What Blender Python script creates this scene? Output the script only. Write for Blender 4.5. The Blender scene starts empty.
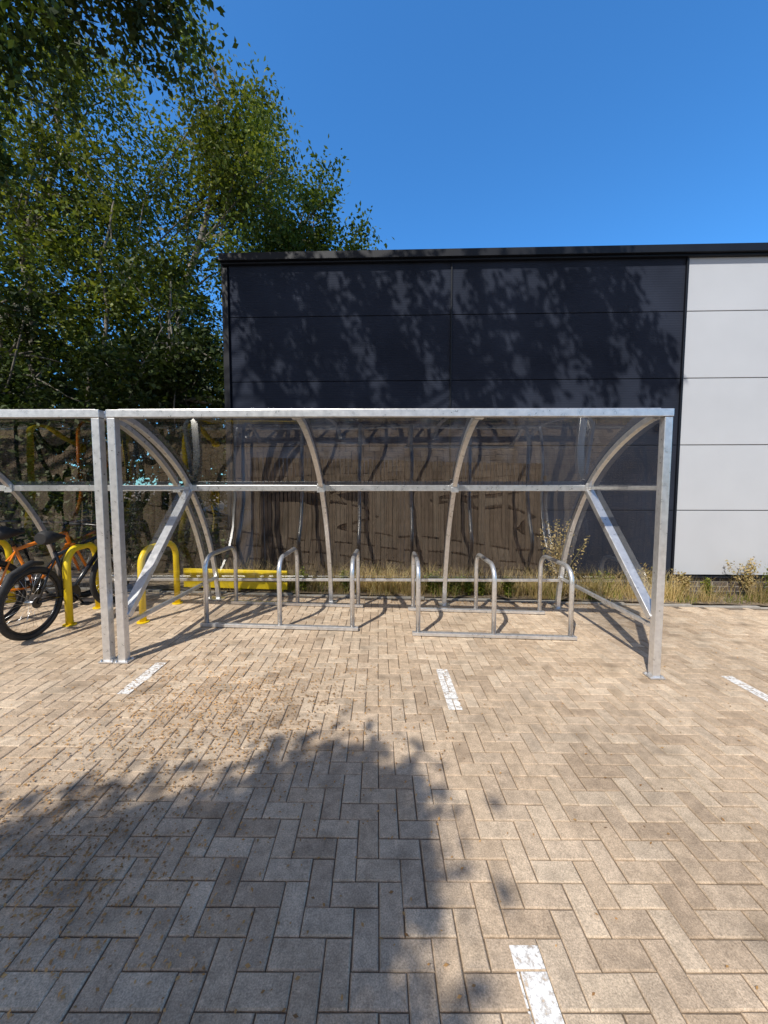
import bpy, math, random
import numpy as np
from mathutils import Vector, Matrix
random.seed(7); rng=np.random.default_rng(11)
scene=bpy.context.scene
scene.view_settings.view_transform='Standard'
try: scene.view_settings.look='None'
except Exception: pass
scene.view_settings.exposure=0; scene.view_settings.gamma=1

# ------------------------------------------------------------ helpers
def gz(x): return -0.025*max(-9.0,min(9.0,x))
def link(o): scene.collection.objects.link(o); return o
def empty(name,loc=(0,0,0)):
    e=bpy.data.objects.new(name,None); e.empty_display_size=.2; e.location=loc; link(e); return e
class MB:
    def __init__(s): s.v=[]; s.f=[]
    def box(s,c,d,rz=0,top=None):
        x,y,z=c; a,b,h=d[0]/2,d[1]/2,d[2]/2; n=len(s.v); cr,sr=math.cos(rz),math.sin(rz)
        for dz in(-h,h):
            for dx,dy in((-a,-b),(a,-b),(a,b),(-a,b)):
                s.v.append((x+dx*cr-dy*sr,y+dx*sr+dy*cr,z+dz))
        s.f+=[(n+3,n+2,n+1,n),(n+4,n+5,n+6,n+7),(n,n+1,n+5,n+4),(n+1,n+2,n+6,n+5),(n+2,n+3,n+7,n+6),(n+3,n,n+4,n+7)]
    def sweep(s,pts,rad,seg=10,rect=None,up=(0,0,1),closed=False,cap=True):
        P=[Vector(p) for p in pts]; m=len(P); base=len(s.v)
        R=rad if hasattr(rad,'__len__') else [rad]*m
        nrm=None
        for i,p in enumerate(P):
            if closed: t=(P[(i+1)%m]-P[(i-1)%m]).normalized()
            elif i==0: t=(P[1]-P[0]).normalized()
            elif i==m-1: t=(P[-1]-P[-2]).normalized()
            else: t=((P[i+1]-p).normalized()+(p-P[i-1]).normalized()).normalized()
            if rect:
                u=Vector(up); a=(u-t*u.dot(t)).normalized() 
                b=t.cross(a)
                w,h=rect[0]/2,rect[1]/2
                for k,l in((w,h),(-w,h),(-w,-h),(w,-h)): s.v.append(tuple(p+a*k+b*l))
            else:
                if nrm is None:
                    u=Vector((0,0,1)) if abs(t.z)<.9 else Vector((1,0,0))
                    nrm=(u-t*u.dot(t)).normalized()
                else: nrm=(nrm-t*nrm.dot(t)).normalized()
                b=t.cross(nrm)
                for k in range(seg):
                    an=2*math.pi*k/seg
                    s.v.append(tuple(p+(nrm*math.cos(an)+b*math.sin(an))*R[i]))
        q=4 if rect else seg
        for i in range(m if closed else m-1):
            j=(i+1)%m
            for k in range(q):
                l=(k+1)%q
                s.f.append((base+i*q+k,base+i*q+l,base+j*q+l,base+j*q+k))
        if cap and not closed:
            s.f.append(tuple(base+k for k in reversed(range(q))))
            s.f.append(tuple(base+(m-1)*q+k for k in range(q)))
    def obj(s,name,mat,parent=None,smooth=False,bevel=0):
        me=bpy.data.meshes.new(name); me.from_pydata(s.v,[],s.f); me.update()
        import bmesh
        bm=bmesh.new(); bm.from_mesh(me); bmesh.ops.recalc_face_normals(bm,faces=bm.faces); bm.to_mesh(me); bm.free()
        if smooth:
            for p in me.polygons: p.use_smooth=len(p.vertices)==4
        me.materials.append(mat)
        o=bpy.data.objects.new(name,me); link(o)
        if parent: o.parent=parent
        if bevel:
            b=o.modifiers.new('bev','BEVEL'); b.width=bevel; b.segments=2; b.limit_method='ANGLE'; b.angle_limit=math.radians(50)
        return o

# ------------------------------------------------------------ materials
def newmat(name):
    m=bpy.data.materials.new(name); m.use_nodes=True; nt=m.node_tree; nt.nodes.clear()
    out=nt.nodes.new('ShaderNodeOutputMaterial'); return m,nt,out
def N(nt,t,**kw):
    n=nt.nodes.new(t)
    for k,v in kw.items():
        if k.startswith('i_'): n.inputs[k[2:].replace('_',' ')].default_value=v
        else: setattr(n,k,v)
    return n
def ramp(nt,fac,stops):
    r=nt.nodes.new('ShaderNodeValToRGB'); e=r.color_ramp.elements
    while len(e)<len(stops): e.new(.5)
    for i,(p,c) in enumerate(stops): e[i].position=p; e[i].color=(*c,1) if len(c)==3 else c
    nt.links.new(fac,r.inputs[0]); return r
def princ(name,stops,scale=5,rough=.6,metal=0,bump=0,bscale=60,detail=6,rrange=None,spec=.5,obj=False,coat=0):
    m,nt,out=newmat(name); L=nt.links.new
    tc=N(nt,'ShaderNodeTexCoord'); src=tc.outputs['Object']
    n=N(nt,'ShaderNodeTexNoise'); n.inputs['Scale'].default_value=scale; n.inputs['Detail'].default_value=detail; L(src,n.inputs['Vector'])
    r=ramp(nt,n.outputs['Fac'],stops)
    b=N(nt,'ShaderNodeBsdfPrincipled'); L(r.outputs[0],b.inputs['Base Color'])
    b.inputs['Roughness'].default_value=rough; b.inputs['Metallic'].default_value=metal
    b.inputs['Specular IOR Level'].default_value=spec
    b.inputs['Coat Weight'].default_value=coat
    if rrange:
        mr=N(nt,'ShaderNodeMapRange'); L(n.outputs['Fac'],mr.inputs[0]); mr.inputs[3].default_value=rrange[0]; mr.inputs[4].default_value=rrange[1]; L(mr.outputs[0],b.inputs['Roughness'])
    if bump:
        n2=N(nt,'ShaderNodeTexNoise'); n2.inputs['Scale'].default_value=bscale; n2.inputs['Detail'].default_value=6; L(src,n2.inputs['Vector'])
        bp=N(nt,'ShaderNodeBump'); bp.inputs['Strength'].default_value=bump; bp.inputs['Distance'].default_value=.01
        L(n2.outputs['Fac'],bp.inputs['Height']); L(bp.outputs[0],b.inputs['Normal'])
    L(b.outputs[0],out.inputs[0]); return m

M_galv=princ('galvanised_steel',[(.3,(.60,.605,.61)),(.5,(.70,.70,.705)),(.7,(.78,.78,.78))],scale=24,metal=.72,rough=.32,rrange=(.22,.38),bump=.03,bscale=60)
M_yellow=princ('yellow_powder_coat',[(.3,(.75,.52,.01)),(.7,(.85,.62,.02))],scale=8,rough=.4)
M_black=princ('black_rubber',[(.3,(.012,.012,.013)),(.7,(.025,.025,.025))],scale=30,rough=.7)
M_bframe=princ('black_bike_paint',[(.3,(.01,.01,.012)),(.7,(.02,.02,.022))],scale=10,rough=.25)
M_orange=princ('orange_bike_paint',[(.3,(.8,.20,.01)),(.7,(.85,.26,.02))],scale=10,rough=.25)
M_alu=princ('brushed_alloy',[(.3,(.5,.5,.5)),(.7,(.65,.65,.65))],scale=40,rough=.3,metal=1)
M_bark=princ('bark',[(.3,(.07,.055,.04)),(.55,(.17,.15,.12)),(.75,(.30,.28,.24))],scale=6,rough=.9,bump=.6,bscale=25)
M_soil=princ('soil_gravel',[(.3,(.07,.05,.033)),(.5,(.17,.125,.08)),(.7,(.32,.25,.17))],scale=22,rough=.95,bump=.8,bscale=60)
M_wood_floor=princ('leaf_mould',[(.3,(.02,.016,.010)),(.5,(.045,.036,.02)),(.7,(.08,.06,.035))],scale=9,rough=.95,bump=.8,bscale=40)
M_joint=princ('jointing_sand',[(.3,(.11,.083,.056)),(.7,(.21,.16,.115))],scale=30,rough=.95,bump=.4)
M_kerb=princ('concrete_edging',[(.3,(.25,.23,.20)),(.7,(.38,.35,.31))],scale=12,rough=.9,bump=.3)
M_dark=princ('dark_joint_gasket',[(.3,(.004,.004,.005)),(.7,(.006,.006,.007))],rough=.6)  # near-black wall core colour, visible between the panels
M_trim=princ('black_trim_steel',[(.3,(.004,.005,.009)),(.7,(.007,.009,.014))],scale=3,rough=.5,spec=.3)
M_roof=princ('roof_membrane',[(.3,(.10,.10,.11)),(.7,(.16,.16,.17))],rough=.8)
M_slats=princ('dark_brown_slat',[(.3,(.009,.006,.005)),(.5,(.018,.012,.0095)),(.7,(.034,.023,.018))],scale=9,rough=.85,bump=.5,bscale=40,spec=.15)

def mat_leaf(name,c1,c2,c3,trans=.35):
    m,nt,out=newmat(name); L=nt.links.new
    g=N(nt,'ShaderNodeNewGeometry')
    r=ramp(nt,g.outputs['Random Per Island'],[(0,c1),(.5,c2),(1,c3)])
    tc=N(nt,'ShaderNodeTexCoord'); n=N(nt,'ShaderNodeTexNoise'); n.inputs['Scale'].default_value=.9; L(tc.outputs['Object'],n.inputs[0])
    mr=N(nt,'ShaderNodeMapRange'); L(n.outputs['Fac'],mr.inputs[0]); mr.inputs[1].default_value=.3; mr.inputs[2].default_value=.7; mr.inputs[3].default_value=.5; mr.inputs[4].default_value=1.4
    mx=N(nt,'ShaderNodeVectorMath',operation='SCALE'); L(r.outputs[0],mx.inputs[0]); L(mr.outputs[0],mx.inputs['Scale'])
    p=N(nt,'ShaderNodeBsdfPrincipled'); L(mx.outputs[0],p.inputs['Base Color']); p.inputs['Roughness'].default_value=.5; p.inputs['Specular IOR Level'].default_value=.25
    t=N(nt,'ShaderNodeBsdfTranslucent'); 
    hs=N(nt,'ShaderNodeVectorMath',operation='MULTIPLY'); L(mx.outputs[0],hs.inputs[0]); hs.inputs[1].default_value=(1.7,1.6,.7); L(hs.outputs[0],t.inputs[0])
    ms=N(nt,'ShaderNodeMixShader'); ms.inputs[0].default_value=trans; L(p.outputs[0],ms.inputs[1]); L(t.outputs[0],ms.inputs[2])
    L(ms.outputs[0],out.inputs[0]); return m
M_leafA=mat_leaf('leaf_birch',(.052,.080,.013),(.105,.145,.024),(.21,.235,.050),.3)
M_leafB=mat_leaf('leaf_oak',(.034,.062,.010),(.066,.105,.016),(.12,.155,.028),.28)
M_leafD=mat_leaf('leaf_understory',(.015,.029,.007),(.032,.053,.010),(.068,.092,.02),.2)
M_leafE=mat_leaf('leaf_ash_backlit',(.016,.032,.006),(.032,.056,.010),(.065,.09,.016),.2)  # backlit look of the overhang put into a darker leaf colour
M_grass=mat_leaf('dry_grass',(.40,.29,.13),(.56,.43,.22),(.26,.24,.08),.25)
M_weed=mat_leaf('green_weed',(.08,.13,.02),(.18,.22,.03),(.30,.28,.05),.3)
M_litter=mat_leaf('fallen_leaf',(.44,.23,.08),(.54,.32,.13),(.28,.15,.06),.1)

# paver
def mat_paver():
    m,nt,out=newmat('clay_paver'); L=nt.links.new
    g=N(nt,'ShaderNodeNewGeometry'); tc=N(nt,'ShaderNodeTexCoord')
    r=ramp(nt,g.outputs['Random Per Island'],[(0,(.48,.36,.25)),(.35,(.62,.485,.35)),(.6,(.58,.44,.305)),(.85,(.69,.55,.40)),(1,(.52,.41,.30))])
    def nz(scale,det,rg,a,b):
        n=N(nt,'ShaderNodeTexNoise'); n.inputs['Scale'].default_value=scale; n.inputs['Detail'].default_value=det; n.inputs['Roughness'].default_value=rg; L(tc.outputs['Object'],n.inputs[0])
        q=N(nt,'ShaderNodeMapRange'); L(n.outputs['Fac'],q.inputs[0]); q.inputs[1].default_value=.3;q.inputs[2].default_value=.7;q.inputs[3].default_value=a;q.inputs[4].default_value=b
        return n,q
    n1,a=nz(.8,6,.6,.78,1.14); n2,b=nz(190,4,.7,.56,1.3); n3,c=nz(22,8,.65,.70,1.14)
    m1=N(nt,'ShaderNodeMath',operation='MULTIPLY'); L(a.outputs[0],m1.inputs[0]); L(b.outputs[0],m1.inputs[1])
    m2=N(nt,'ShaderNodeMath',operation='MULTIPLY'); L(m1.outputs[0],m2.inputs[0]); L(c.outputs[0],m2.inputs[1])
    n4=N(nt,'ShaderNodeTexNoise'); n4.inputs['Scale'].default_value=5.5; n4.inputs['Detail'].default_value=6; L(tc.outputs['Object'],n4.inputs[0])
    q4=N(nt,'ShaderNodeMapRange'); L(n4.outputs['Fac'],q4.inputs[0]); q4.inputs[1].default_value=.56;q4.inputs[2].default_value=.72;q4.inputs[3].default_value=1;q4.inputs[4].default_value=.62
    m3=N(nt,'ShaderNodeMath',operation='MULTIPLY'); L(m2.outputs[0],m3.inputs[0]); L(q4.outputs[0],m3.inputs[1])
    s=N(nt,'ShaderNodeVectorMath',operation='SCALE'); L(r.outputs[0],s.inputs[0]); L(m3.outputs[0],s.inputs['Scale'])
    p=N(nt,'ShaderNodeBsdfPrincipled'); L(s.outputs[0],p.inputs['Base Color']); p.inputs['Roughness'].default_value=.9; p.inputs['Specular IOR Level'].default_value=.12
    bp=N(nt,'ShaderNodeBump'); bp.inputs['Strength'].default_value=.6; bp.inputs['Distance'].default_value=.004
    ad=N(nt,'ShaderNodeMath',operation='ADD'); L(n2.outputs['Fac'],ad.inputs[0]); L(n3.outputs['Fac'],ad.inputs[1])
    L(ad.outputs[0],bp.inputs['Height']); L(bp.outputs[0],p.inputs['Normal'])
    L(p.outputs[0],out.inputs[0]); return m
M_paver=mat_paver()

def mat_paint():
    m,nt,out=newmat('worn_white_paint'); L=nt.links.new
    tc=N(nt,'ShaderNodeTexCoord'); n=N(nt,'ShaderNodeTexNoise'); n.inputs['Scale'].default_value=45; n.inputs['Detail'].default_value=9; n.inputs['Roughness'].default_value=.75; L(tc.outputs['Object'],n.inputs[0])
    r=ramp(nt,n.outputs['Fac'],[(.36,(0,0,0)),(.52,(1,1,1))])
    p=N(nt,'ShaderNodeBsdfPrincipled'); p.inputs['Base Color'].default_value=(.80,.78,.74,1); p.inputs['Roughness'].default_value=.7
    L(r.outputs[0],p.inputs['Alpha']); L(p.outputs[0],out.inputs[0]); return m
M_paint=mat_paint()

def mat_clear():
    m,nt,out=newmat('clear_polycarbonate'); L=nt.links.new
    tc=N(nt,'ShaderNodeTexCoord')
    lw=N(nt,'ShaderNodeLayerWeight'); lw.inputs[0].default_value=.5
    pw=N(nt,'ShaderNodeMath',operation='POWER'); L(lw.outputs['Facing'],pw.inputs[0]); pw.inputs[1].default_value=5
    ma=N(nt,'ShaderNodeMath',operation='MULTIPLY_ADD'); L(pw.outputs[0],ma.inputs[0]); ma.inputs[1].default_value=.8; ma.inputs[2].default_value=.10
    tr=N(nt,'ShaderNodeBsdfTransparent'); tr.inputs[0].default_value=(.90,.90,.88,1)
    gl=N(nt,'ShaderNodeBsdfGlossy'); gl.inputs['Roughness'].default_value=.0; gl.inputs[0].default_value=(1,1,1,1)
    n=N(nt,'ShaderNodeTexNoise'); n.inputs['Scale'].default_value=1.3; n.inputs['Detail'].default_value=1; L(tc.outputs['Object'],n.inputs[0])
    bp=N(nt,'ShaderNodeBump'); bp.inputs['Strength'].default_value=.2; bp.inputs['Distance'].default_value=.03; L(n.outputs['Fac'],bp.inputs['Height']); L(bp.outputs[0],gl.inputs['Normal'])
    ms=N(nt,'ShaderNodeMixShader'); L(ma.outputs[0],ms.inputs[0]); L(tr.outputs[0],ms.inputs[1]); L(gl.outputs[0],ms.inputs[2])
    L(ms.outputs[0],out.inputs[0]); return m
M_clear=mat_clear()

def mat_clad(name,col,rib,rough,metal,var=.15,bs=.5,spec=.5):
    m,nt,out=newmat(name); L=nt.links.new
    tc=N(nt,'ShaderNodeTexCoord')
    n=N(nt,'ShaderNodeTexNoise'); n.inputs['Scale'].default_value=1.3; n.inputs['Detail'].default_value=7; L(tc.outputs['Object'],n.inputs[0])
    c1=tuple(c*(1-var) for c in col); c2=tuple(c*(1+var) for c in col)
    r=ramp(nt,n.outputs['Fac'],[(.3,c1),(.7,c2)])
    p=N(nt,'ShaderNodeBsdfPrincipled'); L(r.outputs[0],p.inputs['Base Color']); p.inputs['Roughness'].default_value=rough; p.inputs['Metallic'].default_value=metal
    p.inputs['Specular IOR Level'].default_value=spec
    if rib:
        w=N(nt,'ShaderNodeTexWave'); w.wave_type='BANDS'; w.bands_direction='Z'; w.inputs['Scale'].default_value=rib; L(tc.outputs['Object'],w.inputs[0])
        bp=N(nt,'ShaderNodeBump'); bp.inputs['Strength'].default_value=bs; bp.inputs['Distance'].default_value=.004; L(w.outputs['Fac'],bp.inputs['Height']); L(bp.outputs[0],p.inputs['Normal'])
    L(p.outputs[0],out.inputs[0]); return m
M_blackclad=mat_clad('black_microrib_cladding',(.024,.029,.044),9,.6,0,.2,.25,.03)
M_greyclad=mat_clad('light_grey_cladding',(.46,.475,.50),0,.45,0,.04)
def mat_brick():
    m,nt,out=newmat('dark_plinth_brick'); L=nt.links.new
    tc=N(nt,'ShaderNodeTexCoord'); mp=N(nt,'ShaderNodeMapping'); mp.inputs['Rotation'].default_value=(math.radians(90),0,0); L(tc.outputs['Object'],mp.inputs[0])
    b=N(nt,'ShaderNodeTexBrick'); L(mp.outputs[0],b.inputs[0]); b.inputs['Scale'].default_value=1; b.inputs['Brick Width'].default_value=.225; b.inputs['Row Height'].default_value=.075; b.inputs['Mortar Size'].default_value=.007
    b.inputs['Color1'].default_value=(.10,.08,.078,1); b.inputs['Color2'].default_value=(.055,.045,.05,1); b.inputs['Mortar'].default_value=(.26,.24,.21,1)
    p=N(nt,'ShaderNodeBsdfPrincipled'); L(b.outputs[0],p.inputs['Base Color']); p.inputs['Roughness'].default_value=.8
    L(p.outputs[0],out.inputs[0]); return m
M_brick=mat_brick()

# ------------------------------------------------------------ ground
xs=[-400,-9,9,400]; ys=[-400,400]
v=[(x,y,gz(x)-.008) for y in ys for x in xs]
me=bpy.data.meshes.new('ground'); me.from_pydata(v,[],[(i,i+1,i+5,i+4) for i in range(3)]); me.materials.append(M_joint)
link(bpy.data.objects.new('ground',me))

# herringbone pavers (real blocks)
TH=math.radians(1.5); ct,st=math.cos(TH),math.sin(TH)
X0,X1,Y0,Y1=-9.5,9.5,-4.5,5.02
def rot(x,y): return (x*ct-y*st, x*st+y*ct)
W=.088; bricks=[]
for i in range(-160,160):
    for j in range(-68,68):
        ox=(i+4*j)*W; oy=i*W
        for (bx,by,bw,bh) in ((ox,oy,2*W,W),(ox+2*W,oy-W,W,2*W)):
            cx,cy=rot(bx+bw/2,by+bh/2)
            if X0<cx<X1 and Y0<cy<Y1-.1: bricks.append((bx,by,bw,bh))
pv=[];pf=[]
g=.0016; ch=.004
for (bx,by,bw,bh) in bricks:
    dz=random.gauss(0,.0009); tx=random.gauss(0,.006); ty=random.gauss(0,.006)
    jx=random.gauss(0,.0008); jy=random.gauss(0,.0008)
    n=len(pv); cx0,cy0=bx+bw/2,by+bh/2
    gg=g+abs(random.gauss(0,.0006))
    for ins,z in((0,-.03),(0,-.004),(ch,0)):
        for sx,sy in((-1,-1),(1,-1),(1,1),(-1,1)):
            lx=cx0+jx+sx*(bw/2-gg-ins); ly=cy0+jy+sy*(bh/2-gg-ins)
            x,y=rot(lx,ly)
            zz=gz(x)+z+dz+(lx-cx0)*tx+(ly-cy0)*ty
            pv.append((x,y,zz))
    for k in range(4):
        l=(k+1)%4
        pf.append((n+k,n+l,n+4+l,n+4+k)); pf.append((n+4+k,n+4+l,n+8+l,n+8+k))
    pf.append((n+8,n+9,n+10,n+11))
me=bpy.data.meshes.new('brick_paving'); me.from_pydata(pv,[],pf); me.materials.append(M_paver)
link(bpy.data.objects.new('brick_paving',me))

def parking_line(x0,x1,y0,y1,skip=0):
    vv=[];ff=[]
    for (bx,by,bw,bh) in bricks:
        a=max(bx+.003,x0);b=min(bx+bw-.003,x1);c=max(by+.003,y0);d=min(by+bh-.003,y1)
        if b-a>.004 and d-c>.004:
            if random.random()<skip: continue
            n=len(vv)
            for lx,ly in((a,c),(b,c),(b,d),(a,d)):
                x,y=rot(lx,ly); vv.append((x,y,gz(x)+.0035))
            ff.append((n,n+1,n+2,n+3))
    me=bpy.data.meshes.new('white_parking_line'); me.from_pydata(vv,[],ff); me.materials.append(M_paint)
    link(bpy.data.objects.new('white_parking_line',me))
parking_line(.48,.575,2.42,2.99); parking_line(.43,.525,.30,1.12)
parking_line(2.86,2.955,2.05,2.95); parking_line(-1.85,-1.755,2.55,3.02)
parking_line(.48,.575,-2.6,-1.2,.2); parking_line(2.86,2.955,-1.5,.2,.2); parking_line(-1.87,-1.775,-2.0,-.6,.3)

# planting strip
vv=[];nx=120;ny=10
for j in range(ny+1):
    for i in range(nx+1):
        x=-9.5+19*i/nx; y=5.05+.95*j/ny
        vv.append((x,y,gz(x)+.004+.02*random.random()+ .02*math.sin(x*2.3)*(j>0)*.5))
ff=[(j*(nx+1)+i,j*(nx+1)+i+1,(j+1)*(nx+1)+i+1,(j+1)*(nx+1)+i) for j in range(ny) for i in range(nx)]
me=bpy.data.meshes.new('soil_strip'); me.from_pydata(vv,[],ff); me.materials.append(M_soil)
for p in me.polygons: p.use_smooth=True
link(bpy.data.objects.new('soil_strip',me))
m=MB()
for i in range(21):
    x=-9.5+.91*i+.45; m.box((x,5.0,gz(x)-.02),(.9,.055,.06))
m.obj('edging_kerb',M_kerb,bevel=.005)
vv=[];nx=60;ny=30
for j in range(ny+1):
    for i in range(nx+1):
        x=-40+37.2*i/nx; y=6.0+30*j/ny
        vv.append((x,y,gz(x)+.01+.08*random.random()))
ff=[(j*(nx+1)+i,j*(nx+1)+i+1,(j+1)*(nx+1)+i+1,(j+1)*(nx+1)+i) for j in range(ny) for i in range(nx)]
me=bpy.data.meshes.new('woodland_floor'); me.from_pydata(vv,[],ff); me.materials.append(M_wood_floor)
link(bpy.data.objects.new('woodland_floor',me))

# ------------------------------------------------------------ building
B=empty('metal_clad_building',(-2.46,5.78,0)); B.rotation_euler=(0,0,math.radians(-1.1))
LEN=16; XB=6.80; H=4.9
rows=[.17,1.16,2.14,3.12,4.08,4.86]
m=MB(); m.box((LEN/2,4.1,H/2-.6),(LEN-.06,8.1,H+.9)); m.obj('wall_core',M_dark,B)
m=MB()
cols=[(.06,3.40),(3.415,XB)]
for a,b in cols:
    for r0,r1 in zip(rows[:-1],rows[1:]):
        m.box(((a+b)/2,.02,(r0+r1)/2+.004),(b-a,.05,r1-r0-.010))
m.obj('black_wall_panels',M_blackclad,B,bevel=.003)
m=MB()
gx=[XB+.012,XB+6.0,LEN]
for a,b in zip(gx[:-1],gx[1:]):
    for r0,r1 in zip(rows[:-1],rows[1:]):
        m.box(((a+b)/2,.014,(r0+r1)/2+.004),(b-a-.012,.05,r1-r0-.012))
m.obj('grey_wall_panels',M_greyclad,B,bevel=.004)
m=MB()
for r0,r1 in zip(rows[:-1],rows[1:]):
    for k in range(2): m.box((.02,2.1+4*k,(r0+r1)/2),(.05,3.98,r1-r0-.01))
m.obj('side_wall_panels',M_blackclad,B)
m=MB(); m.box((LEN/2,.035,-.22),(LEN,.09,.74)); m.obj('brick_plinth',M_brick,B)
m=MB()
m.box((LEN/2,-.03,4.915),(LEN+.1,.16,.105)); m.box((LEN/2,-.015,4.845),(LEN+.06,.10,.025))
m.box((-.03,4.1,4.915),(.14,8.06,.103))
m.box((.005,-.018,2.5),(.09,.06,4.6)); m.box((XB+.004,-.02,2.5),(.03,.04,4.64))
m.box((3.407,-.012,2.5),(.022,.03,4.64))
m.box((LEN/2,-.02,.145),(LEN,.08,.02))
m.obj('coping_and_trim',M_trim,B,bevel=.004)
m=MB(); m.box((LEN/2,4.15,4.92),(LEN-.1,7.9,.06)); m.obj('flat_roof',M_roof,B)

# added dark slats in front of the lower wall, giving a brown ribbed area
S=empty('slatted_screen',(0,5.50,0)); m=MB()
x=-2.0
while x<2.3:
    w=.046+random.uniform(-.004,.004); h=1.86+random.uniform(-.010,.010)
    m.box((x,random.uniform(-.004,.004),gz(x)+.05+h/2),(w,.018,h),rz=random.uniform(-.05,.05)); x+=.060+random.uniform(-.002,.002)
m.obj('slats',M_slats,S)
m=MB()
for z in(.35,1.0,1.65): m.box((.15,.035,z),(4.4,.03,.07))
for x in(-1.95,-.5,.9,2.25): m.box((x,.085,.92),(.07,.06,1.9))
m.obj('rails_and_posts',M_slats,S)

# ------------------------------------------------------------ cycle shelters
ARC=[(3.02,2.10),(3.22,2.06),(3.42,1.985),(3.62,1.885),(3.82,1.755),(3.98,1.62),(4.12,1.47),(4.26,1.28),(4.39,1.07),(4.50,.84),(4.59,.6),(4.66,.34),(4.70,.12),(4.715,.0)]
def cr(P,n=3):
    out=[]
    for i in range(len(P)-1):
        p0=P[max(i-1,0)];p1=P[i];p2=P[i+1];p3=P[min(i+2,len(P)-1)]
        for k in range(n):
            t=k/n
            out.append(tuple(.5*((2*p1[d])+(-p0[d]+p2[d])*t+(2*p0[d]-5*p1[d]+4*p2[d]-p3[d])*t*t+(-p0[d]+3*p1[d]-3*p2[d]+p3[d])*t**3) for d in range(2)))
    out.append(P[-1]); return out
ARCD=cr(ARC)
def arc_y(z):
    for a,b in zip(ARCD[:-1],ARCD[1:]):
        if a[1]>=z>=b[1]: 
            t=(a[1]-z)/(a[1]-b[1]); return a[0]+(b[0]-a[0])*t
    return ARCD[-1][0]
def shelter(arcs,ends):
    S=empty('cycle_shelter',((arcs[0]+arcs[-1])/2,3.8,0)); inv=(-(arcs[0]+arcs[-1])/2,-3.8,0)
    xl,xr=arcs[0],arcs[-1]
    fr=MB()
    for x in(xl,xr):
        fr.sweep([(x,2.98,gz(x)-.0+.008),(x,2.98,2.055)],0,rect=(.062,.062),up=(0,1,0))
    fr.sweep([(xl-.035,2.975,2.09),(xr+.035,2.975,2.09)],0,rect=(.06,.06))
    fr.sweep([(xl+.03,3.02,2.13),(xr-.03,3.02,2.13)],0,rect=(.008,.05))
    for i,x in enumerate(arcs):
        pts=[(x,y,(z if k<len(ARCD)-1 else gz(x)+.008)) for k,(y,z) in enumerate(ARCD)]
        if x==xl or x==xr:
            pts=[(x,y,max(z,0) if k<len(ARCD)-1 else gz(x)+.006) for k,(y,z) in enumerate(ARCD)]
        fr.sweep(pts,0,rect=(.05,.05),up=(1,0,0))
    ym=arc_y(1.5)
    for a,b in zip(arcs[:-1],arcs[1:]):
        fr.sweep([(a+.026,ym-.004,1.5),(b-.026,ym-.004,1.5)],0,rect=(.065,.05))
        yb=arc_y(.33); fr.sweep([(a+.026,yb,.33),(b-.026,yb,.33)],0,rect=(.035,.035))
    for x in ends:
        fr.sweep([(x,3.012,1.5),(x,ym-.026,1.5)],0,rect=(.035,.035))
        fr.sweep([(x,3.012,.36),(x,arc_y(.36)-.026,.36)],0,rect=(.035,.035))
        fr.sweep([(x,3.015,.43),(x,ym-.02,1.475)],0,rect=(.08,.055),up=(1,0,0))
    o=fr.obj('steel_frame',M_galv,S,bevel=.004); o.location=inv
    pl=MB()
    for x in(xl,xr):
        pl.box((x,2.98,gz(x)+.009),(.12,.10,.010))
        for dx in(-.045,.045):
            for dy in(-.035,.035): pl.sweep([(x+dx,2.98+dy,gz(x)+.014),(x+dx,2.98+dy,gz(x)+.028)],.007,seg=6)
    for x in arcs:
        pl.box((x,4.715,gz(x)+.009),(.14,.14,.010))
    o=pl.obj('base_plates',M_galv,S); o.location=inv
    br=MB()
    for x in arcs:
        br.box((x,3.03,2.075),(.075,.05,.045)); br.box((x,ym-.038,1.5),(.085,.012,.095))
        for s in(-.028,.028): br.sweep([(x+s,ym-.044,1.5),(x+s,ym-.052,1.5)],.009,seg=6)
    o=br.obj('joint_brackets',M_galv,S,bevel=.003); o.location=inv
    pn=MB()
    for a,b in zip(arcs[:-1],arcs[1:]):
        prof=[]
        for k,(y,z) in enumerate(ARCD):
            if z<.30: break
            p0=ARCD[max(k-1,0)];p1=ARCD[min(k+1,len(ARCD)-1)]
            t=Vector((p1[0]-p0[0],p1[1]-p0[1])).normalized(); nn=Vector((-t.y,t.x))
            prof.append((y+nn.x*.031,z+nn.y*.031))
        n=len(pn.v)
        for (y,z) in prof: pn.v+=[(a+.004,y,z),(b-.004,y,z)]
        for k in range(len(prof)-1): pn.f.append((n+2*k,n+2*k+1,n+2*k+3,n+2*k+2))
    me=bpy.data.meshes.new('curved_clear_panels'); me.from_pydata(pn.v,[],pn.f); me.materials.append(M_clear)
    for p in me.polygons: p.use_smooth=True
    o=bpy.data.objects.new('curved_clear_panels',me); link(o); o.parent=S; o.location=inv
    pn=MB()
    for x in ends:
        n=len(pn.v); poly=[(3.0,.36)]+[(3.0,2.08)]+[(y,z) for (y,z) in ARCD if .36<z<2.06]+[(arc_y(.36),.36)]
        sx=x+.03 if x==xr else x-.03
        for (y,z) in poly: pn.v.append((sx,y,z))
        pn.f.append(tuple(range(n,n+len(poly))))
    me=bpy.data.meshes.new('end_clear_panels'); me.from_pydata(pn.v,[],pn.f); me.materials.append(M_clear)
    o=bpy.data.objects.new('end_clear_panels',me); link(o); o.parent=S; o.location=inv
    return S
shelter([-2.2,-.735,.73,2.195],[-2.2,2.195])
shelter([-7.9,-6.05,-4.2,-2.325],[-7.9])

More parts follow.
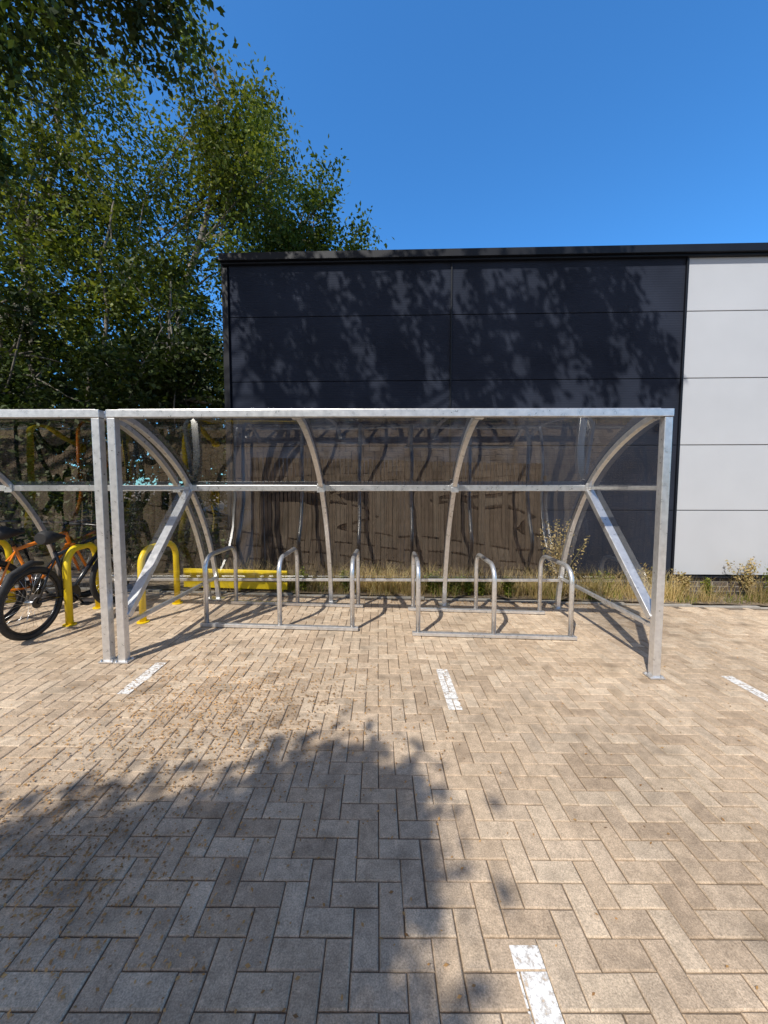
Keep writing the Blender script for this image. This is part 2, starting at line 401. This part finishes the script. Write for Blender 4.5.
# ------------------------------------------------------------ toast-rack stands
def hoop_pts(x,y0,y1,zt,r=.16,x2=None,zb=None):
    x2=x if x2 is None else x2
    L=y1-y0; pts=[]
    def P(s,z): 
        f=(s)/L; return (x+(x2-x)*f, y0+s, z)
    pts.append(P(0,(zb if zb is not None else gz(x))))
    for k in range(9):
        a=math.pi/2*k/8; pts.append(P(r-r*math.cos(a), zt-r+r*math.sin(a)))
    for k in range(9):
        a=math.pi/2*k/8; pts.append(P(L-r+r*math.sin(a), zt-r+r*math.cos(a)))
    pts.append(P(L,(zb if zb is not None else gz(x2)))); return pts
def rack(hx,y0,y1):
    c=sum(hx)/3; S=empty('bike_rack',(c,y0,0)); m=MB()
    for x in hx: m.sweep(hoop_pts(x,y0,y1,gz(x)+.74,zb=gz(x)+.045),.024,seg=14)
    o=m.obj('hoops',M_galv,S,smooth=True); o.location=(-c,-y0,0)
    m=MB()
    a,b=hx[0]-.06,hx[-1]+.06
    for y in(y0,y1):
        m.sweep([(a,y,gz(a)+.025),(b,y,gz(b)+.025)],0,rect=(.035,.05))
    o=m.obj('base_rails',M_galv,S,bevel=.003); o.location=(-c,-y0,0)
rack([-1.9,-1.13,-.37],3.78,4.54)
rack([.31,1.08,1.86],3.70,4.47)
def ystand(x,y0,y1,x2):
    S=empty('yellow_cycle_stand',(x,y0,0)); m=MB(); m.sweep(hoop_pts(x,y0,y1,gz(x)+.78,r=.18,x2=x2),.034,seg=16)
    o=m.obj('hoop',M_yellow,S,smooth=True); o.location=(-x,-y0,0)
    m=MB()
    for (a,b) in((x,y0),(x2,y1)): m.sweep([(a,b,gz(a)+.002),(a,b,gz(a)+.012)],.06,seg=20)
    o=m.obj('floor_flanges',M_yellow,S); o.location=(-x,-y0,0)
ystand(-3.3,3.72,4.26,-3.42); ystand(-2.62,3.85,4.5,-2.62); ystand(-4.6,3.8,4.4,-4.6)
S=empty('yellow_barrier',(-2.1,5.05,0)); m=MB()
for x in(-2.75,-2.1,-1.5): m.box((x,5.12,gz(x)+.13),(.07,.07,.27))
m.sweep([(-2.85,5.07,gz(-2.8)+.25),(-1.4,5.07,gz(-1.4)+.25)],0,rect=(.13,.03)); m.sweep([(-2.85,5.07,gz(-2.8)+.10),(-1.4,5.07,gz(-1.4)+.10)],0,rect=(.10,.03))
o=m.obj('rails_and_posts',M_yellow,S,bevel=.006); o.location=(2.1,-5.05,0)

# ------------------------------------------------------------ bicycles
def bicycle(loc,rz,M_fr,lean=0):
    S=empty('bicycle',loc); S.rotation_euler=(0,math.radians(lean),rz)
    R=.34; rw=(0,0,R); fw=(0,1.06,R)
    def ring(c,r,n=48): return [(c[0],c[1]+r*math.cos(2*math.pi*k/n),c[2]+r*math.sin(2*math.pi*k/n)) for k in range(n)]
    for nm,c in(('rear',rw),('front',fw)):
        m=MB(); m.sweep(ring(c,R-.026),.027,seg=10,closed=True); m.obj(nm+'_tyre',M_black,S,smooth=True)
        m=MB(); m.sweep(ring(c,R-.060),.011,seg=8,closed=True); m.obj(nm+'_rim',M_bframe,S,smooth=True)
        m=MB(); m.sweep([(-.05,c[1],c[2]),(.05,c[1],c[2])],.02,seg=12)
        for k in range(28):
            a=2*math.pi*k/28; sx=.03 if k%2 else -.03; a2=a+(.35 if k%4<2 else -.35)
            m.sweep([(sx,c[1]+.02*math.cos(a2),c[2]+.02*math.sin(a2)),(0,c[1]+(R-.06)*math.cos(a),c[2]+(R-.06)*math.sin(a))],.0013,seg=4)
        m.obj(nm+'_hub_and_spokes',M_alu,S,smooth=True)
    bb=(0,.43,.30); st_=(0,.26,.78); hd=(0,.86,.86); hb=(0,.90,.72)
    m=MB()
    m.sweep([bb,st_],.017); m.sweep([(0,.275,.74),hd],.019); m.sweep([bb,hb],.024); m.sweep([hd,hb],.022)
    for s in(-1,1):
        m.sweep([bb,(s*.06,.0,R)],.010); m.sweep([(0,.27,.72),(s*.03,.16,.60),(s*.06,0,R)],.009)
        m.sweep([(s*.05,.905,.70),(s*.06,1.06,R)],.016)
    m.sweep([(-.055,.905,.70),(.055,.905,.70)],.02)
    m.obj('frame_and_fork',M_fr,S,smooth=True)
    m=MB(); m.sweep([st_,(0,.235,.90)],.013); m.sweep([hd,(0,.84,.95)],.014); m.sweep([(0,.84,.95),(0,.92,.97)],.016)
    m.sweep([(-.33,.86,.99),(-.15,.90,.985),(0,.92,.97),(.15,.90,.985),(.33,.86,.99)],.012)
    m.sweep([(.045,.43,.30),(.05,.43,.30)],.09,seg=28)
    m.sweep([(.06,.43,.30),(.065,.53,.17)],.011); m.sweep([(-.06,.43,.30),(-.065,.33,.43)],.011)
    m.sweep([(-.07,.43,.30),(.07,.43,.30)],.014)
    m.sweep([(.045,0,R),(.055,0,R)],.05,seg=20)
    m.obj('cranks_and_bars',M_bframe,S,smooth=True)
    m=MB(); m.sweep([(0,.10,.93),(0,.16,.935),(0,.24,.93),(0,.33,.925),(0,.38,.92)],[.055,.075,.055,.026,.016],seg=12)
    for s in(-1,1):
        m.sweep([(s*.33,.86,.99),(s*.22,.885,.988)],.018); m.box((s*.10,.53 if s>0 else .33,.17 if s>0 else .43),(.09,.07,.02))
    m.sweep([(.05,.43,.39),(.05,0,.385)],.004,seg=5); m.sweep([(.05,.43,.21),(.05,0,.295)],.004,seg=5)
    m.sweep([(0,-.33,.42),(0,-.2,.64),(0,0,.715),(0,.12,.69)],[.022,.028,.028,.02],seg=8)
    m.obj('saddle_grips_chain_mudguard',M_black,S,smooth=True)
bicycle((-3.36,3.38,gz(-3.38)),math.radians(2),M_bframe,2)
bicycle((-3.98,3.62,gz(-3.98)),math.radians(-4),M_orange,-3)
bicycle((-4.75,3.5,gz(-4.75)),math.radians(2),M_bframe,2)

# ------------------------------------------------------------ foliage
def leaf_mesh(name,C,size,mat,parent=None,up_bias=.3,aspect=.55,origin=(0,0,0)):
    n=len(C); C=np.asarray(C)-np.asarray(origin)
    nr=rng.normal(size=(n,3)); nr[:,2]=np.abs(nr[:,2])+up_bias; nr/=np.linalg.norm(nr,axis=1)[:,None]
    u=rng.normal(size=(n,3)); u-=nr*np.sum(u*nr,axis=1)[:,None]; u/=np.linalg.norm(u,axis=1)[:,None]
    w=np.cross(nr,u); s=(size*(.6+.8*rng.random(n)))[:,None]/2
    V=np.empty((n,4,3)); V[:,0]=C-u*s; V[:,1]=C+w*s*aspect+nr*s*.15; V[:,2]=C+u*s; V[:,3]=C-w*s*aspect+nr*s*.15
    me=bpy.data.meshes.new(name); me.vertices.add(4*n); me.vertices.foreach_set('co',V.reshape(-1).astype(np.float32))
    me.loops.add(4*n); me.loops.foreach_set('vertex_index',np.arange(4*n,dtype=np.int32))
    me.polygons.add(n); me.polygons.foreach_set('loop_start',np.arange(0,4*n,4,dtype=np.int32)); 
    try: me.polygons.foreach_set('loop_total',np.full(n,4,dtype=np.int32))
    except Exception: pass
    me.update(calc_edges=True); me.validate(); me.materials.append(mat)
    o=bpy.data.objects.new(name,me); link(o)
    if parent: o.parent=parent
    return o
def spray(c,r,n,droop=0):
    P=rng.normal(size=(n,3))*np.array(r)*.5+np.array(c)
    if droop: P[:,2]-=droop*np.abs(rng.normal(size=n))
    return P
def crown_clumps(c,r,n,power=.45):
    out=[]
    for _ in range(n):
        d=rng.normal(size=3); d/=np.linalg.norm(d); t=rng.random()**power
        out.append(np.array(c)+d*np.array(r)*t*(.8+.35*rng.random()))
    return out
def limb(m,a,b,r0,r1,n=6,wob=.12):
    a=np.array(a,float);b=np.array(b,float);pts=[];rs=[];L=np.linalg.norm(b-a)
    for k in range(n+1):
        t=k/n; p=a+(b-a)*t; 
        if 0<k<n: p=p+rng.normal(size=3)*wob*L*.15
        if k>0: p[2]+=math.sin(t*math.pi)*.05*L
        pts.append(tuple(p)); rs.append(r0+(r1-r0)*t)
    m.sweep(pts,rs,seg=8); return pts
def tree(name,base,top,r0,crowns,leafmat,lsize,clr=(.45,.45,.38),per=200,droop=0,limbs=14,extra=None,up_bias=.3,exr=None,exper=None,twigs=3):
    S=empty(name,base); o0=np.array(base)
    m=MB(); tp=limb(m,(0,0,0),np.array(top)-o0,r0,r0*.3,8,.12)
    C=[];cl=[]
    for (c,r,n) in crowns: cl+=crown_clumps(c,r,n)
    ncl=len(cl)
    if extra is not None: cl=cl+extra
    for k in range(limbs):
        tgt=cl[int(rng.integers(len(cl)))]-o0; i=int(rng.integers(4,9)); 
        limb(m,tp[i],tgt,r0*.32*(1.2-i/9),.015,5,.15)
    for k in range(limbs*twigs):
        tgt=cl[int(rng.integers(len(cl)))]-o0
        j=min(tp[3:],key=lambda p:np.linalg.norm(np.array(p)-tgt)) 
        limb(m,j,tgt,.03,.008,4,.2)
    m.obj('trunk_and_limbs',M_bark,S,smooth=True)
    for i,c in enumerate(cl): 
        rr=clr; pp=per
        if i>=ncl and exr: rr=exr; pp=exper
        sc=.6+.9*rng.random(); C.append(spray(c,(rr[0]*sc,rr[1]*sc,rr[2]*sc),int(pp*sc),droop))
    leaf_mesh('foliage',np.concatenate(C),lsize,leafmat,S,origin=base,up_bias=up_bias)
    return S
tree('birch_tree',(-6.0,9.2,gz(-6)),(-4.2,10,11.4),.13,[((-4.2,10,9.9),(1.9,1.8,3.0),88),((-5.6,10,6.9),(2.2,1.6,2.2),42)],M_leafA,.105,(.5,.5,.46),205,.3,16)
tree('birch_tree',(-9.6,9.4,gz(-9)),(-8.3,9.8,11),.15,[((-8.0,9.6,9.0),(2.6,2.0,4.0),130)],M_leafA,.105,(.5,.5,.48),205,.28,16)
tree('oak_tree',(-4.4,13.2,gz(-4)),(-3.2,13.2,10),.22,[((-3.0,13.2,9.0),(2.5,2.2,2.7),90)],M_leafB,.14,(.6,.6,.42),230,0,16)
tree('oak_tree',(-12.5,11,gz(-9)),(-12.2,11,9),.25,[((-12.3,11,7),(3.2,2.5,4.4),90)],M_leafB,.17,(.7,.7,.5),180,0,14)
tree('hazel_tree',(-4.9,8.3,gz(-5)),(-4.8,8.3,5.2),.08,[((-4.9,8.3,3.6),(1.9,1.2,2.8),74)],M_leafD,.12,(.45,.45,.38),175,0,14)
tree('hazel_tree',(-8.2,7.9,gz(-8)),(-8.3,8,5),.08,[((-8.3,7.9,3.2),(2.2,1.3,3.0),88)],M_leafD,.12,(.45,.45,.38),175,0,14)
tree('hazel_tree',(-12,8.3,gz(-9)),(-12,8.3,5),.08,[((-12,8.2,3.2),(2.6,1.3,3.2),55)],M_leafD,.14,(.5,.5,.4),160,0,10)
P=np.concatenate([spray((-13+10.2*rng.random(),6.3+1.2*rng.random(),.2+1.5*rng.random()**1.3),(.5,.35,.35),110) for _ in range(95)])
leaf_mesh('bramble_scrub',P,.085,M_leafD)
for i,(x,y,tx,h) in enumerate([(-6.9,8.8,-6.4,8),(-10.6,9.2,-9.8,9),(-7.6,9.8,-8.1,9)]):
    m=MB(); limb(m,(0,0,0),(tx-x,.2,h),.075,.02,9,.1); S=empty('sapling_tree',(x,y,gz(x))); m.obj('trunk',M_bark,S,smooth=True)
    P=np.concatenate([spray((x+(tx-x)*t+rng.normal()*.4,y+rng.normal()*.4,h*t),(.5,.5,.4),130) for t in np.linspace(.5,1,14)])
    leaf_mesh('foliage',P,.11,M_leafA,S,origin=(x,y,gz(x)))
cl=[np.array((-26+26*rng.random()-3.2, 15.5+5*rng.random(), 8.2*rng.random()**.9)) for _ in range(380)]
leaf_mesh('distant_trees',np.concatenate([spray(c,(1.1,.9,.8),100) for c in cl]),.36,M_leafD)
cl=[np.array((-30+60*rng.random(), -22-6*rng.random(), 7.5*rng.random()**.9)) for _ in range(220)]
leaf_mesh('distant_trees',np.concatenate([spray(c,(1.8,1.2,1.2),50) for c in cl]),.8,M_leafB)

# overhanging ash tree on the left
ov=[]
for k in range(54):
    t=rng.random()**1.1; x=-5.8+3.65*t; y=4.3+.3*rng.normal()
    z=7.0+rng.normal()*.15-(.7*(1-t))*rng.random()+.12*math.sin(9*t)
    ov.append(np.array((x,y,z)))
for k in range(26):
    ov.append(np.array((-5.8+1.0*rng.random(),4.4+.4*rng.random(),5.4+1.4*rng.random())))
tree('ash_tree',(-8.6,3.6,gz(-8.6)),(-7.6,4.1,8.4),.2,[((-7.6,4,8.6),(1.9,1.5,1.8),40)],M_leafE,.085,(.32,.32,.24),135,.1,12,extra=ov)

# trees behind the camera: crowns that shade the foreground and dapple the wall
SX,SY=.45,.78
def back(x,y,z,zc):
    d=(zc-z); return np.array((x-SX*d,y-SY*d,zc))
ex=[]
edge=[(-2.9,1.2),(-2.2,1.35),(-1.6,1.5),(-1.1,1.72),(-.8,1.60),(-.45,1.95),(-.15,1.90),(.1,1.65),(.22,1.35),(.28,1.1)]
for k in range(270):
    x=-2.9+3.08*rng.random()
    ye=np.interp(x,[e[0] for e in edge],[e[1] for e in edge])-.08
    y=ye-(ye+.6)*rng.random()**1.1
    if x>-.02 and y<.95 and rng.random()<.75: continue
    if -2.0<x<-1.2 and 1.05<y<1.3 and rng.random()<.6: continue
    ex.append(back(x,y,0,4.6+1.0*rng.random()))
# hanging sprays dappling the wall: drooping chains of leaf clumps with gaps between them
exw=[]
chains=[(-2.2,4.9),(-1.75,4.6),(-1.3,4.95),(-.95,4.2),(-.5,4.85),(-.1,4.4),(.35,4.9),(.75,4.1),(1.35,4.75),(1.9,4.3),(2.45,4.9),(2.95,4.5),(3.3,4.85),(-1.9,3.7),(-1.0,3.4),(.1,3.5)]
for (cx,cz) in chains:
    zc=8.8+1.0*rng.random(); sl=.25+.35*rng.random(); ln=.9+.9*rng.random()
    for t in np.linspace(0,1,6):
        if rng.random()<.12: continue
        exw.append(back(cx+sl*t*ln+.06*rng.normal(),5.7,cz-t*ln,zc-t*ln*.6))
tree('plane_tree',(-10.5,-1.9,gz(-9)),(-9.0,-1.0,10.6),.3,[((-8.6,-1.0,11.0),(2.2,1.6,1.6),36)],M_leafB,.14,(.3,.3,.3),70,.2,12,extra=exw,exr=(.22,.18,.28),exper=70,twigs=2)
tree('lime_tree',(-6.2,-5.0,gz(-6)),(-5.4,-4.6,6.6),.2,[((-5.9,-5.6,6.6),(1.8,1.4,1.5),30)],M_leafB,.11,(.32,.3,.25),90,.1,12,extra=ex,exr=(.24,.24,.22),exper=95,twigs=2)

# ------------------------------------------------------------ grass, weeds, litter
def blades(name,cent,mat,hmin,hmax,w,lean=.35,origin=(0,0,0)):
    vv=[];ff=[]
    for (x,y,z) in cent:
        h=hmin+(hmax-hmin)*random.random()**1.4; a=random.random()*6.283; ln=lean*h*random.random()*1.4
        if x>4.1: h*=.85
        dx,dy=math.cos(a)*ln,math.sin(a)*ln; b=random.random()*3.14; wx,wy=math.cos(b)*w,math.sin(b)*w
        n=len(vv)
        vv+=[(x-wx,y-wy,z),(x+wx,y+wy,z),(x+dx*.4+wx*.7,y+dy*.4+wy*.7,z+h*.6),(x+dx*.4-wx*.7,y+dy*.4-wy*.7,z+h*.6),(x+dx,y+dy,z+h*.97)]
        ff+=[(n,n+1,n+2,n+3),(n+3,n+2,n+4)]
    me=bpy.data.meshes.new(name); me.from_pydata(vv,[],ff); me.materials.append(mat); o=bpy.data.objects.new(name,me); link(o); return o
c=[]
for _ in range(440):
    x=-2.4+11*random.random()**.9; y=5.1+.52*random.random()
    if 4.6<x<5.2 and random.random()<.85: continue
    if x>4.1 and random.random()<.4: continue
    for k in range(random.randint(12,60)):
        xx=x+random.gauss(0,.06);yy=min(y+random.gauss(0,.05),5.64); c.append((xx,yy,gz(xx)+.01))
blades('dry_grass',c,M_grass,.07,.48,.0026,.6)
c=[]
for _ in range(90):
    x=-1.5+9*random.random(); y=5.1+.4*random.random()
    for k in range(random.randint(12,35)):
        xx=x+random.gauss(0,.05);yy=min(y+random.gauss(0,.05),5.60); c.append((xx,yy,gz(xx)+.01))
blades('green_grass',c,M_weed,.04,.22,.003,.7)
def weed(x,y,h,mat,n=6,name='weed_plant'):
    S=empty(name,(x,y,gz(x))); m=MB(); P=[]
    for k in range(n):
        tx,ty=random.gauss(0,.12)*h*1.2,random.gauss(0,.07)*h; hh=h*(.6+.4*random.random())
        m.sweep([(0,0,0),(tx*.4,ty*.4,hh*.55),(tx,ty,hh)],[.004,.003,.0015],seg=5)
        for t in np.linspace(.35,1,14): P.append(spray((tx*t,ty*t,hh*t),(.05,.05,.05),6))
    m.obj('stems',mat,S); leaf_mesh('leaves',np.concatenate(P),.032,mat,S)
weed(2.45,5.25,1.1,M_grass,18,'dry_weed'); weed(5.35,5.45,.75,M_grass,7,'dry_weed'); weed(5.6,5.4,.5,M_weed,4); weed(3.7,5.3,.5,M_grass,7,'dry_weed'); weed(4.3,5.35,.45,M_grass,8,'dry_weed')
for x in(.95,1.15,1.3,.8,-.6,.65,-1.2,1.7): weed(x,5.15,.22+.14*random.random(),M_weed,8)
weed(3.1,5.25,.4,M_weed,5); weed(4.6,5.3,.3,M_weed,6)
# fallen leaves
P=[]
for _ in range(3800):
    x=rng.normal(-1.1,.55); y=rng.normal(2.35,.42); P.append((x,y,gz(x)+.007))
for _ in range(1200):
    x=-5+9*rng.random(); y=.3+4.6*rng.random(); P.append((x,y,gz(x)+.007))
for _ in range(2200):
    x=rng.normal(-1.5,.45); y=rng.normal(1.25,.3); P.append((x,y,gz(x)+.007))
for _ in range(1800):
    x=-3+6*rng.random(); y=4.7+.3*rng.random(); P.append((x,y,gz(x)+.007))
leaf_mesh('fallen_leaves',P,.0145,M_litter,up_bias=4)

# ------------------------------------------------------------ light, sky, camera
el=math.radians(48); hd=Vector((-.5,-.866,0)).normalized()
sd=Vector((hd.x*math.cos(el),hd.y*math.cos(el),math.sin(el)))
w=bpy.data.worlds.new('World'); scene.world=w; w.use_nodes=True; nt=w.node_tree; nt.nodes.clear()
sk=nt.nodes.new('ShaderNodeTexSky'); sk.sky_type='NISHITA'; sk.sun_disc=False; sk.sun_elevation=el; sk.sun_rotation=math.atan2(sd.x,sd.y)
sk.air_density=1.0; sk.dust_density=.4; sk.ozone_density=2.0
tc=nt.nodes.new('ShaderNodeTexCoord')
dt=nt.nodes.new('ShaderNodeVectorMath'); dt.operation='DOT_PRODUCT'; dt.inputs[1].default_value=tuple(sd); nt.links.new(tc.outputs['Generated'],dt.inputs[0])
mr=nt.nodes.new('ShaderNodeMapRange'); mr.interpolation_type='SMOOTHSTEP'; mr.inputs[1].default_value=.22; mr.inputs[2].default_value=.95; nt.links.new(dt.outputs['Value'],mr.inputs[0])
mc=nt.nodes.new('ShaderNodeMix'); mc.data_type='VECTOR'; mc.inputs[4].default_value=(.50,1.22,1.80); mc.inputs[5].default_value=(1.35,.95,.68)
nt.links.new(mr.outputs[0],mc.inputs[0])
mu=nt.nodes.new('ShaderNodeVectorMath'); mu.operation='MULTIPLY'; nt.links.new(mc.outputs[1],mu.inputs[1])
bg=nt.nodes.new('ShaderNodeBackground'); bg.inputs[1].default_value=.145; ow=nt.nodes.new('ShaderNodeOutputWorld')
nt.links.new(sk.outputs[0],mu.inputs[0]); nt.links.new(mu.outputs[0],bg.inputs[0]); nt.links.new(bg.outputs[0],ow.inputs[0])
ld=bpy.data.lights.new('sun','SUN'); ld.energy=5.0; ld.angle=math.radians(.5); ld.color=(1,.955,.88)
lo=bpy.data.objects.new('sun',ld); link(lo); lo.rotation_euler=(-sd).to_track_quat('-Z','Y').to_euler(); lo.location=(-5,-10,15)
cd=bpy.data.cameras.new('camera'); cd.sensor_width=36; cd.sensor_fit='AUTO'; cd.lens=13.0; cd.clip_end=2000; cd.clip_start=.05
co=bpy.data.objects.new('camera',cd); link(co); co.location=(0,0,1.5); co.rotation_euler=(math.radians(90-3.7),0,math.radians(.6))
scene.camera=co
